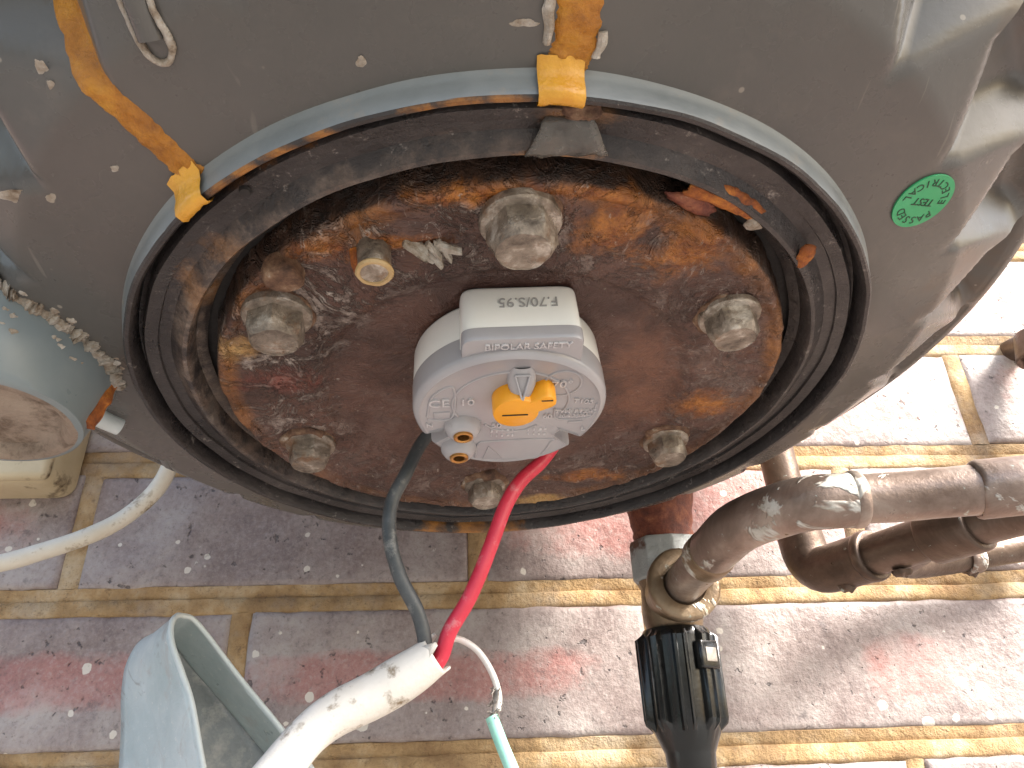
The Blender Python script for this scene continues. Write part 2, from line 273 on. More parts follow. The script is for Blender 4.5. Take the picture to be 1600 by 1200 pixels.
# ------------------------------------------------------------------ mesh tools
class MB:
    def __init__(s): s.v = []; s.f = []
    def add(s, v, f):
        o = len(s.v); s.v += [Vector(p) for p in v]; s.f += [tuple(i+o for i in q) for q in f]; return s
    def loft(s, rings, closed=True, cap0=False, cap1=False):
        n = len(rings[0]); v = [p for r in rings for p in r]; f = []
        for i in range(len(rings)-1):
            for j in range(n if closed else n-1):
                k = (j+1) % n; f.append((i*n+j, i*n+k, (i+1)*n+k, (i+1)*n+j))
        if cap0: f.append(tuple(range(n-1, -1, -1)))
        if cap1: b = (len(rings)-1)*n; f.append(tuple(range(b, b+n)))
        return s.add(v, f)
    def lathe(s, prof, seg=96, c=(0, 0, 0), cap0=False, cap1=False, jit=0, js=60., a0=0, a1=2*math.pi):
        full = abs(a1-a0-2*math.pi) < 1e-6; rings = []
        for r, z in prof:
            ring = []
            for j in range(seg if full else seg+1):
                a = a0+(a1-a0)*j/seg; p = Vector((c[0]+r*math.cos(a), c[1]+r*math.sin(a), c[2]+z))
                if jit: p += noise.noise_vector(p*js)*jit
                ring.append(p)
            rings.append(ring)
        return s.loft(rings, full, cap0, cap1)
    def tube(s, path, rad, seg=16, smooth=6, cap=True, jit=0, js=60., flat=None):
        pts = spline(path, smooth) if smooth else [Vector(p) for p in path]
        n = len(pts); rings = []; prev = None
        for i, p in enumerate(pts):
            tn = (pts[min(i+1, n-1)]-pts[max(i-1, 0)]).normalized()
            if prev is None: nx = tn.orthogonal().normalized() if flat is None else (Vector(flat)-tn*tn.dot(Vector(flat))).normalized()
            else: nx = (prev-tn*prev.dot(tn)).normalized()
            prev = nx; by = tn.cross(nx)
            t = i/(n-1); r = rad(t) if callable(rad) else rad
            ring = []
            for j in range(seg):
                a = 2*math.pi*j/seg; q = p+(nx*math.cos(a)+by*math.sin(a))*r
                if jit: q += noise.noise_vector(q*js)*jit
                ring.append(q)
            rings.append(ring)
        return s.loft(rings, True, cap, cap)
    def box(s, lo, hi):
        x0, y0, z0 = lo; x1, y1, z1 = hi
        return s.add([(x0,y0,z0),(x1,y0,z0),(x1,y1,z0),(x0,y1,z0),(x0,y0,z1),(x1,y0,z1),(x1,y1,z1),(x0,y1,z1)],
                     [(0,3,2,1),(4,5,6,7),(0,1,5,4),(1,2,6,5),(2,3,7,6),(3,0,4,7)])
    def xform(s, M): s.v = [M @ p for p in s.v]; return s
    def build(s, name, mat, parent=None, smooth=40, bevel=0, seg=3, solid=0, sub=0):
        me = bpy.data.meshes.new(name); me.from_pydata([tuple(p) for p in s.v], [], s.f); me.validate()
        bm = bmesh.new(); bm.from_mesh(me); bmesh.ops.recalc_face_normals(bm, faces=bm.faces)
        if bevel:
            es = [e for e in bm.edges if len(e.link_faces) == 2 and e.calc_face_angle(0) > R_(30)]
            bmesh.ops.bevel(bm, geom=es, offset=bevel, segments=seg, profile=.5, affect='EDGES', clamp_overlap=True)
        bm.to_mesh(me); bm.free()
        if smooth:
            me.shade_smooth(); me.set_sharp_from_angle(angle=R_(smooth))
        me.materials.append(MAT[mat] if isinstance(mat, str) else mat)
        o = bpy.data.objects.new(name, me); col.objects.link(o)
        if solid: md = o.modifiers.new('thickness', 'SOLIDIFY'); md.thickness = solid; md.offset = 0
        if sub: md = o.modifiers.new('smooth', 'SUBSURF'); md.levels = sub; md.render_levels = sub
        if parent: o.parent = parent
        return o

def spline(path, k=6):
    P = [Vector(p) for p in path]
    if len(P) < 3 or not k: return P
    P = [P[0]*2-P[1]]+P+[P[-1]*2-P[-2]]; out = []
    for i in range(1, len(P)-2):
        a, b, c, e = P[i-1:i+3]
        for j in range(k):
            t = j/k; out.append(.5*((2*b)+(c-a)*t+(2*a-5*b+4*c-e)*t*t+(3*b-a-3*c+e)*t**3))
    out.append(P[-2]); return out
def mm(*p): return Vector(p)*.001
def W(x, y, z): return Vector((x*.001, y*.001, z*.001+CAMH))          # mm from the lens to world
def WP(l): return [W(*p) for p in l]
def empty(name, label, cat, M=None, group=None):
    o = bpy.data.objects.new(name, None); col.objects.link(o); o.empty_display_size = .02
    if M is not None: o.matrix_world = M
    tag(o, label, cat, group); return o
def tag(o, label, cat, group=None):
    o['label'] = label; o['category'] = cat
    if group: o['group'] = group
    return o
def struct(o): o['kind'] = 'structure'; return o
def text_mb(txt, size, depth=.0003):
    cu = bpy.data.curves.new('lettering', 'FONT'); cu.body = txt; cu.size = size; cu.extrude = depth; cu.align_x = 'CENTER'; cu.align_y = 'CENTER'; cu.resolution_u = 3
    o = bpy.data.objects.new('lettering', cu); col.objects.link(o); bpy.context.view_layer.update()
    me = bpy.data.meshes.new_from_object(o.evaluated_get(bpy.context.evaluated_depsgraph_get()))
    b = MB(); b.add([v.co.copy() for v in me.vertices], [tuple(p.vertices) for p in me.polygons])
    bpy.data.objects.remove(o); bpy.data.curves.remove(cu); bpy.data.meshes.remove(me); return b
def frame(x, y, loc):                                                   # basis with text x, text up
    x = Vector(x).normalized(); y = Vector(y).normalized(); z = x.cross(y)
    M = Matrix((x, y, z)).transposed().to_4x4(); M.translation = loc; return M
def blob(c, r, seed=0, seg=36, rings=8, rough=.35, flat=1., down=True):   # crusty lump lying on a face, bulging to -z
    b = MB(); rr = []; sgn = -1 if down else 1
    for i in range(rings+1):
        ph = i/rings*math.pi/2; ring = []
        for j in range(seg):
            a = 2*math.pi*j/seg
            q = Vector((math.cos(a), math.sin(a), 0))
            k = 1+rough*(noise.noise(Vector((q.x*1.7+seed*3.1, q.y*1.7, seed)))*1.5+noise.noise(Vector((q.x*5+seed*3.1, q.y*5, seed)))*.8)
            rad = math.cos(ph)*k; hh = math.sin(ph)*flat*(1+rough*noise.noise(Vector((q.x*2*rad+seed, q.y*2*rad, 5.5)))*2)
            ring.append(Vector((c[0]+q.x*rad*r[0], c[1]+q.y*rad*r[1], c[2]+sgn*hh*r[2])))
        rr.append(ring)
    return b.loft(rr, True, True, True)

# ------------------------------------------------------------------ the setting
g = MB().add([(-8, -12, 0), (8, -12, 0), (8, .46, 0), (-8, .46, 0)], [(0, 1, 2, 3)]).build('ground', 'ground', smooth=0); struct(g)

YW = .4488
Z0, X0, OFF, CH, BL = .2685, -.2374, .428*.24, .086, .24
wall = empty('brick_wall', 'purple and red brick wall with tan mortar behind the tank', 'wall', Matrix.Translation((0, YW, CAMH)))
rows = range(-4, 7); NX = range(-3, 5)
bricks = []
def brick_mesh(k, L=.2290, Hh=.0705):
    b = MB(); nx, nz = 30, 10; F = []; rg = random.Random(k)
    for iz in range(nz+1):
        for ix in range(nx+1):
            fx = [-1, -.985, -.965][ix] if ix < 3 else ([.965, .985, 1][ix-nx+2] if ix > nx-3 else -.965+1.93*(ix-2)/(nx-4))
            fz = [-1, -.955, -.89][iz] if iz < 3 else ([.89, .955, 1][iz-nz+2] if iz > nz-3 else -.89+1.78*(iz-2)/(nz-4))
            x = fx*L/2; z = fz*Hh/2
            ed = min(L/2-abs(x), Hh/2-abs(z)); yy = .0022*max(0, 1-ed/.003)**2
            q = Vector((x*30, z*30, k*7.7)); yy += .0010*noise.noise(q)+.0004*noise.noise(q*5)
            wob = .0012*max(0, 1-ed/.006)
            b.v.append(Vector((x+wob*noise.noise(q*2.3+Vector((9, 0, 0))), yy, z+wob*noise.noise(q*2.7+Vector((0, 5, 0))))))
    n = nx+1
    for iz in range(nz):
        for ix in range(nx): F.append((iz*n+ix, iz*n+ix+1, (iz+1)*n+ix+1, (iz+1)*n+ix))
    rim = [i for i in range(n)]+[i*n+nx for i in range(1, nz+1)]+[nz*n+i for i in range(nx-1, -1, -1)]+[i*n for i in range(nz-1, 0, -1)]
    o = len(b.v)
    for i in rim: p = b.v[i]; b.v.append(Vector((p.x, .03, p.z)))
    for j in range(len(rim)): k2 = (j+1) % len(rim); F.append((rim[j], rim[k2], o+k2, o+j))
    b.f = F; return b
bm_ = [brick_mesh(k) for k in range(5)]; protos = []
PATCH = {(1, -1): ((.01, 0, -.004), (.085, 1, .026)), (1, 0): ((.07, 0, .03), (.05, 1, .02)), (1, 1): ((.0, 0, .012), (.13, 1, .034)),
         (2, -1): ((.02, 0, .0), (.105, 1, .017)), (2, 0): ((-.02, 0, -.002), (.11, 1, .015)), (2, 1): ((.03, 0, -.003), (.03, 1, .02)),
         (0, 1): ((.0, 0, -.01), (.09, 1, .02)), (3, 0): ((.0, 0, 0), (.08, 1, .02)), (3, 1): ((.04, 0, -.01), (.06, 1, .02))}
for k in rows:
    for i in NX:
        x = X0+BL*(i+.5)+(OFF if k % 2 == 0 else 0); z = Z0-CH*(k+.5)
        vi = rng.randrange(5)
        if vi < len(protos) and protos[vi]: me = protos[vi]; o = bpy.data.objects.new('brick', me); col.objects.link(o); o.parent = wall
        else:
            while len(protos) <= vi: protos.append(None)
            o = bm_[vi].build('brick', 'brick', wall, smooth=50); protos[vi] = o.data
        o.location = (x+rng.uniform(-.001, .001), rng.uniform(-.0008, .0008), z+rng.uniform(-.0008, .0008))
        o.rotation_euler = (0, R_(rng.uniform(-.35, .35)), R_(rng.uniform(-.25, .25)))
        pa = PATCH.get((k, i), ((rng.uniform(-.03, .03), 0, rng.uniform(-.01, .01)), (rng.uniform(.04, .1), 1, rng.uniform(.012, .03))))
        o['patch_at'] = [float(q) for q in pa[0]]; o['patch_size'] = [float(q) for q in pa[1]]
# mortar: one bed strip per joint, one strip per perpend
def mortar_bed(z, idx):
    b = MB(); rings = []; n = 260; x0, x1 = X0-3.2*BL, X0+5.2*BL
    prof = [(.0095, .004), (.0078, .0014), (.003, .0022), (.0012, .0032), (.0004, .0016), (-.006, .0010), (-.0078, .0014), (-.0095, .004)]
    for a, (dz, dy) in enumerate(prof):
        ring = []
        for j in range(n+1):
            x = x0+(x1-x0)*j/n; q = Vector((x*40, z*31, a*.35))
            ring.append(Vector((x, dy+.0008*noise.noise(q)+.0005*noise.noise(q*3.3)+.0003*noise.noise(q*9), z+dz+.0007*noise.noise(Vector((x*22, z*31, 3)))+.0004*noise.noise(q*1.7+Vector((3, 3, 3))))))
        rings.append(ring)
    return b.loft(rings, False)
for k in list(rows)+[7]: mortar_bed(Z0-CH*k, k).build('mortar_joint', 'mortar', wall, smooth=60)
for k in rows:
    for i in list(NX)+[5]:
        x = X0+BL*i+(OFF if k % 2 == 0 else 0); za, zb = Z0-CH*(k+1)+.0078, Z0-CH*k-.0078
        b = MB(); rings = []
        for a, (dx, dy) in enumerate([(-.008, .004), (-.005, .0013), (0, .0009), (.005, .0014), (.008, .004)]):
            rings.append([Vector((x+dx+.0012*noise.noise(Vector((x*30, (za+(zb-za)*j/14)*70, 0))), dy+.0010*noise.noise(Vector((x*40, j*.6, a*.5))), za+(zb-za)*j/14)) for j in range(15)])
        b.loft(rings, False).build('mortar_joint', 'mortar', wall, smooth=60)
# rest of the wall beyond the built bricks
b = MB(); xa, xb = X0-3.1*BL, X0+5.1*BL; za, zb = Z0-7*CH, Z0+4*CH
for (p, q, r, s) in ((-2.6, xa, -CAMH, 1.4), (xb, 2.6, -CAMH, 1.4), (xa, xb, -CAMH, za), (xa, xb, zb, 1.4)): b.box((p, .006, r), (q, .10, s))
b.box((xa, .008, za), (xb, .10, zb)); b.build('backing', 'wall_far', wall, smooth=0)

# ------------------------------------------------------------------ water heater
O = Vector((.011375, .231625, .1172722+CAMH))
nU = Vector((.99917668, .00397295, .04037547)); nV = Vector((0, .9951936, -.09792705)); nN = Vector((-.04057047, .09784642, .99437423))
TM = Matrix((nU, nV, nN)).transposed().to_4x4(); TM.translation = O
heater = empty('water_heater', 'grey water heater tank seen from below with rusty round flange', 'water heater', TM)

def cap_w(R, a):                              # height (mm) of the cap's underside at radius R, angle a (deg)
    if R < 150: base = 7+(R-122)/28*5
    else:
        base = 12+(R-150)*.575
    t = (a+53+7.5) % 15-7.5
    k = (R-146)*1.05-(t*4.2 if t > 0 else -t*3.0)
    k = .7*math.log(1+math.exp(max(-20, min(20, k/.7))))
    f = max(0, min(1, (R-174)/15)); f = f*f*(3-2*f)
    return base+min(k*.9, 15+.12*k)*(1-.93*f)
b = MB(); rings = []; NS = 600
Rs = [121.8, 122.6, 124, 128, 134, 140, 144, 146, 148, 150, 152, 154, 156, 158, 160, 162, 164, 166, 168, 170, 172, 174, 176, 178, 180, 182, 184, 186, 188, 190]
for Rr in Rs:
    rings.append([mm(Rr*math.cos(2*math.pi*j/NS), Rr*math.sin(2*math.pi*j/NS), cap_w(Rr, 360*j/NS)) for j in range(NS)])
rings.append([mm(191*math.cos(2*math.pi*j/NS), 191*math.sin(2*math.pi*j/NS), 52) for j in range(NS)])
b.loft(rings).build('bottom_cap', 'cap', heater, smooth=50)
sh = MB().lathe([(.1885, .038), (.194, .0440), (.197, .048), (.1985, .054), (.200, .400), (.19, .42)], 160, cap1=True).build('tank_shell', 'tank_steel', heater)
MB().lathe([(.2004, .052), (.2008, .054), (.2008, .066), (.2004, .068)], 20, a0=R_(-2), a1=R_(9)).build('printed_band', 'green_print', sh)
# outer face of the rim lip, sky light put into its paler blue-grey
MB().lathe([(.1236, .0082), (.1222, .0066), (.1216, .0045), (.1213, .0012), (.1209, .0002)], 260, jit=.00025, js=40).build('rim', 'rim', heater)
# stepped recess inside the rim; lip underside shares its dark plastic as painted shade
MB().lathe([(.1210, .0002), (.1204, -.0003), (.1194, -.0002), (.1187, .0008), (.1184, .004), (.1180, .0078), (.1168, .0082), (.1163, .0042), (.1155, .0032), (.1120, .0040), (.1117, .0049), (.1085, .0050), (.1062, .0030), (.1048, .0016), (.1036, .0014), (.1028, .0024),
            (.1020, .0085), (.0990, .0105)], 260, jit=.0004, js=55).build('recess_ring', 'ring', heater, smooth=35)
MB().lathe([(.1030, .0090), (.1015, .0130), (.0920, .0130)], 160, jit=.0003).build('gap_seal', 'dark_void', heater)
# bolted flange plate
b = MB(); rings = []
BLIS = [(27.3, -78, 8, 7, 1.7), (47.5, -71, 9, 8, 2.0), (40.5, -70, 3, 6, 1.2), (73.6, 13.9, 8, 6, .5), (44, 67, 9, 3, .9), (32, 71, 8, 3, .8), (-48.5, -75.5, 10, 4, 1.2), (-85, -31, 4.5, 4.5, 1.), (-39, -76.5, 7, 3.5, 1.5), (53, -75, 8, 4, 1.2), (-11, -84, 4, 9, 1.3), (-27, -79, 12, 3, 1.)]
def plate_w(R):
    if R > 91.4: return 2.0-.6*math.cos((R-93.2)/1.8*math.pi/2) if R < 94.6 else 2.0+max(0, R-94.6)*1.6
    if R > 64.5: return 2.3
    return 2.3+1.9*min(1, (64.5-R)/3.5)**1.3
radii = [96.4+k*0 for k in (0,)]+[95.9, 95.5, 95.1]+[94.6-.62*k for k in range(60)]+[57-2.6*k for k in range(21)]+[1.5]
for Rr in radii:
    ring = []
    for j in range(560):
        a = 2*math.pi*j/560; ca, sa = math.cos(a), math.sin(a); x, y = Rr*ca, Rr*sa
        w = 12.5 if Rr > 96.3 else (8 if Rr > 95.8 else (5 if Rr > 95.4 else plate_w(Rr)))
        q = Vector((x, y, 0))
        f1 = noise.noise(q*.05); f2 = noise.noise(q*.16+Vector((0, 0, 3))); f3 = noise.noise(q*.45+Vector((0, 0, 7))); f4 = noise.noise(q*1.1+Vector((0, 0, 11)))
        o = 1 if Rr > 62 else .45
        w += o*(.45*f1+.4*f2+.3*f3+.16*f4)
        flake = noise.noise(q*.11+Vector((5, 9, 2)))+.35*f3
        if flake > .22 and Rr > 66: w -= .55*min(1, (flake-.22)/.05)
        for (bu, bv, ru, rv, h) in BLIS:
            d2 = ((x-bu)/ru)**2+((y-bv)/rv)**2+.5*f3+.3*f4
            if d2 < 1: w -= h*(1-max(0, d2))**.7*(1+.6*f4+.3*f3)
        k = 1.1*noise.noise(q*.09+Vector((1, 2, 3)))+.5*f3 if Rr > 91 else 0
        ring.append(mm((Rr+k)*ca, (Rr+k)*sa, w))
    rings.append(ring)
flange = b.loft(rings, True, False, True).build('flange_plate', 'rust', heater, smooth=60)

def bolt(u, v, tilt, spin, i, s=1.):
    b = MB(); prof = []
    rings = []
    for k, (f, z) in enumerate([(1.16, 1.), (1.16, -.9), (1.12, -1.5), (1., -1.9), (1., -6.6), (.985, -7.2), (.90, -9.0), (.86, -9.4), (.84, -9.2)]):
        ring = []
        for j in range(72):
            a = 2*math.pi*j/72; t = ((a+R_(30)) % R_(60))-R_(30)
            hx = 8.3*math.cos(R_(30))/math.cos(t)
            r = 8.3*f if k < 3 else (hx*f if k < 5 else min(hx, 7.9 if k == 5 else 7.4)*f)
            p = mm(r*math.cos(a+spin), r*math.sin(a+spin), z)*s; p += noise.noise_vector(p*260+Vector((i*3, 0, 0)))*.00016
            ring.append(p)
        rings.append(ring)
    b.loft(rings, True, False, True)
    for q in b.v: q.rotate(Matrix.Rotation(tilt, 3, 'X')); q += mm(u, v, 1.2)
    o = b.build('bolt', 'bolt', heater, smooth=24)
    w = MB().lathe([(.0070, .0020), (.0098, .0020), (.0103, .0010), (.0100, .0), (.0094, -.0006), (.0088, -.0010), (.0060, -.0010)], 72, c=mm(u+rng.uniform(-1, 1), v+rng.uniform(-1, 1), 1.6), jit=.0014, js=210)
    w.build('washer', 'washer', o, smooth=60)
for i, (u, v, s) in enumerate(((1.1, -83, 1.12), (68.5, -41, 1.), (-68, -48, 1.05), (-72.5, 29, .95), (65.5, 38.5, .95), (-6.5, 72, .9))):
    bolt(u, v, R_(rng.uniform(-4, 4)), rng.uniform(0, 1), i, s)
# broken studs and crusts on the flange
def lump(name, mat, c, r, seed, parent=heater, **k): return blob(mm(*c), mm(*r), seed, **k).build(name, mat, parent, smooth=70)
MB().tube([mm(-62.5, -66, 3), mm(-62, -66.5, -1.5), mm(-61.8, -66.4, -3.2)], lambda t: .0058-.0016*t*t, 20, 4, jit=.0011, js=180).build('broken_stud', 'washer', heater, smooth=60)
MB().tube([mm(-37.5, -74.5, 3), mm(-37.2, -74, -3), mm(-37, -74, -7)], lambda t: .0046-.0002*t, 22, 4, jit=.0003, js=200).build('stud', 'bolt', heater, smooth=40)
b = MB()
for k in range(7):
    a = Vector((-29+k*1.5+rng.uniform(-1, 1), -76+rng.uniform(-1.5, 2.5), 1.2)); L = rng.uniform(4., 7.5); an = rng.uniform(-.2, 1.0); wd = rng.uniform(2., 3.6)
    e1 = Vector((math.cos(an), math.sin(an), rng.uniform(-.6, -.15))); e2 = Vector((-math.sin(an), math.cos(an), rng.uniform(-.5, .5)))
    rr = []
    for q in range(6):
        t = q/5; c = a+e1*L*t; rr.append([(c+e2*wd*(1-.5*t)*math.cos(2*math.pi*h/8)*(.6+.4*noise.noise(Vector((k, q*.9, h))))+Vector((0, 0, -1))*(1.5+1.*noise.noise(Vector((k, q, h*.7))))*math.sin(2*math.pi*h/8))*.001 for h in range(8)])
    b.loft(rr, True, True, True)
b.build('crust_flake', 'chalk', heater, smooth=30)
MB().lathe([(.0046, -.0062), (.0050, -.0070), (.0046, -.0077), (.0038, -.0077), (.0035, -.0068)], 36, c=mm(-37, -74, 0), jit=.0003, js=300).build('stud_ring', 'yellow_crust', heater)
MB().tube([mm(-42, -75, 1.5), mm(-41.6, -74.5, -3), mm(-40.6, -74.2, -6.2)], lambda t: .0016, 10, 5, jit=.0006, js=300).build('stud_rust', 'orange', heater)
# rust scale hanging in the ring groove, glue film, flakes
def flake(pts, z0, mat, seed, par=heater):      # curled rust scale, ragged sheet
    b = MB(); c = Vector((sum(p[0] for p in pts)/len(pts), sum(p[1] for p in pts)/len(pts), 0)); P = spline([Vector((x, y, 0)) for x, y in pts+[pts[0]]], 7); rr = []
    for t in (1., .8, .6, .4, .2, .03):
        rr.append([(c+(p-c)*t*(1+.16*noise.noise(p*.9+Vector((0, 0, seed)))*t+.10*noise.noise(p*2.6+Vector((0, 0, seed)))*t)+Vector((0, 0, z0-1.3*(1-t*t)+.9*noise.noise((c+(p-c)*t)*.35+Vector((0, 0, seed))))))*.001 for p in P[:-1]])
    return b.loft(rr, True, False, True).build('scale_flake', mat, par, smooth=70, solid=.0008)
flake([(44, -92), (52, -92), (60, -88.5), (68, -81), (66, -78.6), (58, -82.5), (50, -86.5), (43, -89)], 3.4, 'orange', 1.1)
flake([(38, -89), (46, -88.4), (53, -83.6), (50, -81), (42, -85.4)], 4.0, 'redrust', 4.2)
flake([(63, -81), (68, -80.5), (67, -76.5), (62.5, -77.6)], 3.0, 'chalk', 2.2)
flake([(82, -71), (85, -70), (86, -64), (83.6, -61.5), (81.6, -66)], 2.2, 'orange', 3.1)
b = MB(); rings = []
for i in range(9):
    t = i/8; rings.append([mm(1+20*s/10+(s/10-.5)*-9*t+1.2*noise.noise(Vector((t*3, s*.8, 1))), -103.6-9*t+.8*noise.noise(Vector((s*.7, t*2, 4))), 1.2+2.6*t-1.4*math.sin(math.pi*t)*(.6+.4*math.sin(s*.9))) for s in range(11)])
b.loft(rings, False).build('glue_film', 'film', heater, smooth=60, solid=.0005)
lump('glue_lump', 'washer', (14, -114.5, 3.4), (4.5, 2.5, 2.), 6.1)
MB().lathe([(.0016, .0), (.0012, -.0008), (.0003, -.0009)], 16, c=mm(-66, -93, 3.2), cap1=True).build('rivet_hole', 'dark_void', heater)

# sealant seams
def on_cap(u, v, lift=0.): 
    R = math.hypot(u, v); return mm(u, v, (cap_w(R, math.degrees(math.atan2(v, u))) if R > 122 else 7)-lift)
def seam(pts, hw, name, seed):
    P = spline([Vector((x, y, 0)) for x, y in pts], 9); b = MB(); n = len(P); rings = []
    for i, p in enumerate(P):
        tn = (P[min(i+1, n-1)]-P[max(0, i-1)]).normalized(); sd = Vector((-tn.y, tn.x, 0)); ring = []
        wl_ = hw*(1+.13*noise.noise(Vector((i*.35, seed, 0)))+.12*noise.noise(Vector((i*1.7, seed, 3)))); wr_ = hw*(1+.13*noise.noise(Vector((i*.35, seed, 9)))+.12*noise.noise(Vector((i*1.7, seed, 7))))
        for k in range(11):
            s = -1+2*k/10; q = p+sd*(s*(wl_ if s < 0 else wr_))
            h = 1.5*(1-s**4)*(1+.5*noise.noise(Vector((q.x*.6, q.y*.6, seed))))-.4+.25*noise.noise(q*2)
            ring.append(on_cap(q.x, q.y, h))
        rings.append(ring)
    return b.loft(rings, False).build(name, 'sealant', heater, smooth=70)
seam([(-102, -146), (-100.5, -137), (-100, -128.4), (-97.2, -122), (-92.8, -115), (-87.7, -108.3), (-82.9, -101.2), (-79.3, -95.9), (-77.3, -93.6)], 3.9, 'sealant_seam', 1.3)
seam([(11.6, -148), (11.3, -138.7), (11.2, -130.5), (10.7, -126), (9.6, -122.6)], 5.2, 'sealant_seam', 4.4)
def drip(a0, wdt, seed):                      # sealant running over the rim lip
    b = MB(); rings = []
    for (r, z) in [(125.5, 7.2), (123.6, 6.0), (122.6, 3.6), (122.3, 1.), (121.6, -1.), (119.8, -1.5), (118.4, -.4), (118, 1.6)]:
        rings.append([mm((r+.7*math.sin(math.pi*k/12)+.5*noise.noise(Vector((k*.5, r*.4, seed))))*math.cos(a0+(k/12-.5)*wdt), (r+.7*math.sin(math.pi*k/12)+.5*noise.noise(Vector((k*.5, r*.4, seed))))*math.sin(a0+(k/12-.5)*wdt), z-.5*math.sin(math.pi*k/12)) for k in range(13)])
    b.loft(rings, False).build('sealant_drip', 'sealant_fresh', heater, smooth=70)
drip(R_(-130.5), .085, 2.); drip(R_(-86.2), .085, 5.)
# white filler bead beside the middle seam, moulded slot with its chalky bead, splashes
b = MB().tube([on_cap(5.2, -138, .3), on_cap(5, -133, .5), on_cap(5.3, -128, .4)], lambda t: .0011, 8, 6, jit=.0008, js=300); b.build('filler_bead', 'chalk', heater)
b = MB().tube([on_cap(16.9, -130, .3), on_cap(16.7, -127, .5), on_cap(16, -124.6, .4)], lambda t: .0010, 8, 6, jit=.0008, js=300); b.build('filler_bead', 'chalk', heater)
slot = [(-84, -146), (-82.9, -136.4), (-81.8, -131.1), (-80, -125.5), (-78.2, -122.6), (-75.3, -122.6), (-73.6, -125.5), (-74.9, -131.1), (-76.1, -136.4), (-77, -146)]
sb_ = MB().tube([on_cap(x, y, .4) for x, y in slot], lambda t: .0008, 8, 6, jit=.0004, js=400).build('slot_bead', 'chalk', heater, smooth=60)
MB().tube([on_cap(-80, -146, -.2), on_cap(-79, -136, .0), on_cap(-77.6, -126.5, -.2)], lambda t: .0029, 14, 6).build('slot_boss', 'cap', sb_, smooth=60)
for i, (x, y, a, b_) in enumerate(((-105.1, -116.6, 1.4, 2.6), (-104, -113.8, 1., 1.6), (-125.2, -84.2, 4.6, 2.2), (-116.1, -84.4, 1.9, 1.8), (-96.5, -94.7, 1.4, 1.3), (-.2, -131.3, 3.4, 1.6), (-34.6, -122.8, 1.2, 2.2), (-93.8, -132, 1.6, 1), (104, -47, 1.2, .5))):
    p = on_cap(x, y, -.1); blob(p, mm(a, b_, .14), i*1.1, 40, 4, .16).build('paint_splash', 'chalk', heater, smooth=70)
# inspection sticker
st = on_cap(115.3, -78.7, .0); 
sx = Vector((-math.cos(R_(13)), -math.sin(R_(13)), 0)); sy_ = Vector((-math.sin(R_(13)), math.cos(R_(13)), 0)).normalized()
nrm = (on_cap(117, -78.7)-st).cross(on_cap(115.3, -76.7)-st).normalized()
if nrm.z > 0: nrm = -nrm
sx = (sx-nrm*sx.dot(nrm)).normalized(); sy_ = nrm.cross(sx)
SM = frame(sx, sy_, st+nrm*.0005)
stick = MB().lathe([(.0, .00012), (.0088, .00012), (.00885, .0), (.0088, -.0004)], 64).xform(SM).build('inspection_sticker', 'green_sticker', heater)
b = MB()
def arc(word, rad, a_mid, step, size, out):
    for k, ch in enumerate(word):
        a = a_mid-(k-(len(word)-1)/2)*step if out else a_mid+(k-(len(word)-1)/2)*step
        pos = Vector((rad*math.cos(a), rad*math.sin(a), .00018)); rot = a-math.pi/2 if out else a+math.pi/2
        tb = text_mb(ch, size, .00006).xform(Matrix.Translation(pos) @ Matrix.Rotation(rot, 4, 'Z')); b.add(tb.v, tb.f)
arc('PASSED', .0062, R_(90), R_(21), .0034, True); arc('ELECTRICAL', .0064, R_(-90), R_(19), .0033, False)
tb = text_mb('TEST', .0034, .0001).xform(Matrix.Translation((0, 0, .00018))); b.add(tb.v, tb.f)
b.xform(SM).build('lettering', 'dark_ink', stick, smooth=0)

# drum-shaped boss on the cap, full of grime
def ring_(c, r, w, n=64, wob=0): return [mm(c[0]+r*math.cos(2*math.pi*j/n), c[1]+r*math.sin(2*math.pi*j/n), w)+noise.noise_vector(mm(c[0]+r*math.cos(2*math.pi*j/n), r*math.sin(2*math.pi*j/n), w)*45)*wob*.001 for j in range(n)]
boss = MB().loft([ring_((-168, -15), 40, 20), ring_((-168, -15), 38.5, 15), ring_((-166, -16), 35.5, 6), ring_((-164, -17), 31.5, -3), ring_((-162, -17), 28, -9), ring_((-161, -17), 26.5, -11.5), ring_((-161, -17), 24.5, -12)]).build('pipe_boss', 'grey_blue', heater, smooth=60)
MB().loft([ring_((-161, -17), 25.2, -11.9, wob=1), ring_((-161, -17), 23.5, -12.8, wob=1.6), ring_((-161, -17), 21.5, -11.5, wob=1.6), ring_((-161, -17), 20, -8.5, wob=2), ring_((-161, -17), 14, -8.0, wob=3), ring_((-161, -17), 6, -8.2, wob=3)], True, False, True).build('boss_grime', 'brown_grime', boss, smooth=60)
def drum_at(a, w):
    t = (15-w)/24; cx, cy_, r = -168+6*t, -15-2*t, 38.5-10.5*t; return cx+r*math.cos(R_(a)), cy_+r*math.sin(R_(a))
b = MB(); cr_ = []
for k in range(150):
    a = -74+k*.62; x, y = drum_at(a, 10); dx, dy = math.cos(R_(a)), math.sin(R_(a)); ring = []
    n1 = noise.noise(Vector((k*.16, 2, 0))); n2 = noise.noise(Vector((k*.55, 7, 0)))
    wd = max(.5, 2.6+2.6*n1+1.2*n2); c = on_cap(x+dx*(.8+n2*1.2), y+dy*(.8+n2*1.2), 0)
    for q in range(12):
        t = math.pi*2*q/12; p = c+Vector((dx*math.cos(t), dy*math.cos(t), -.75*math.sin(t)))*wd*.001
        ring.append(p+noise.noise_vector(p*420)*.0011+noise.noise_vector(p*1300)*.0005)
    cr_.append(ring)
b.loft(cr_, True, True, True).build('chalk_crust', 'chalk', boss, smooth=40)
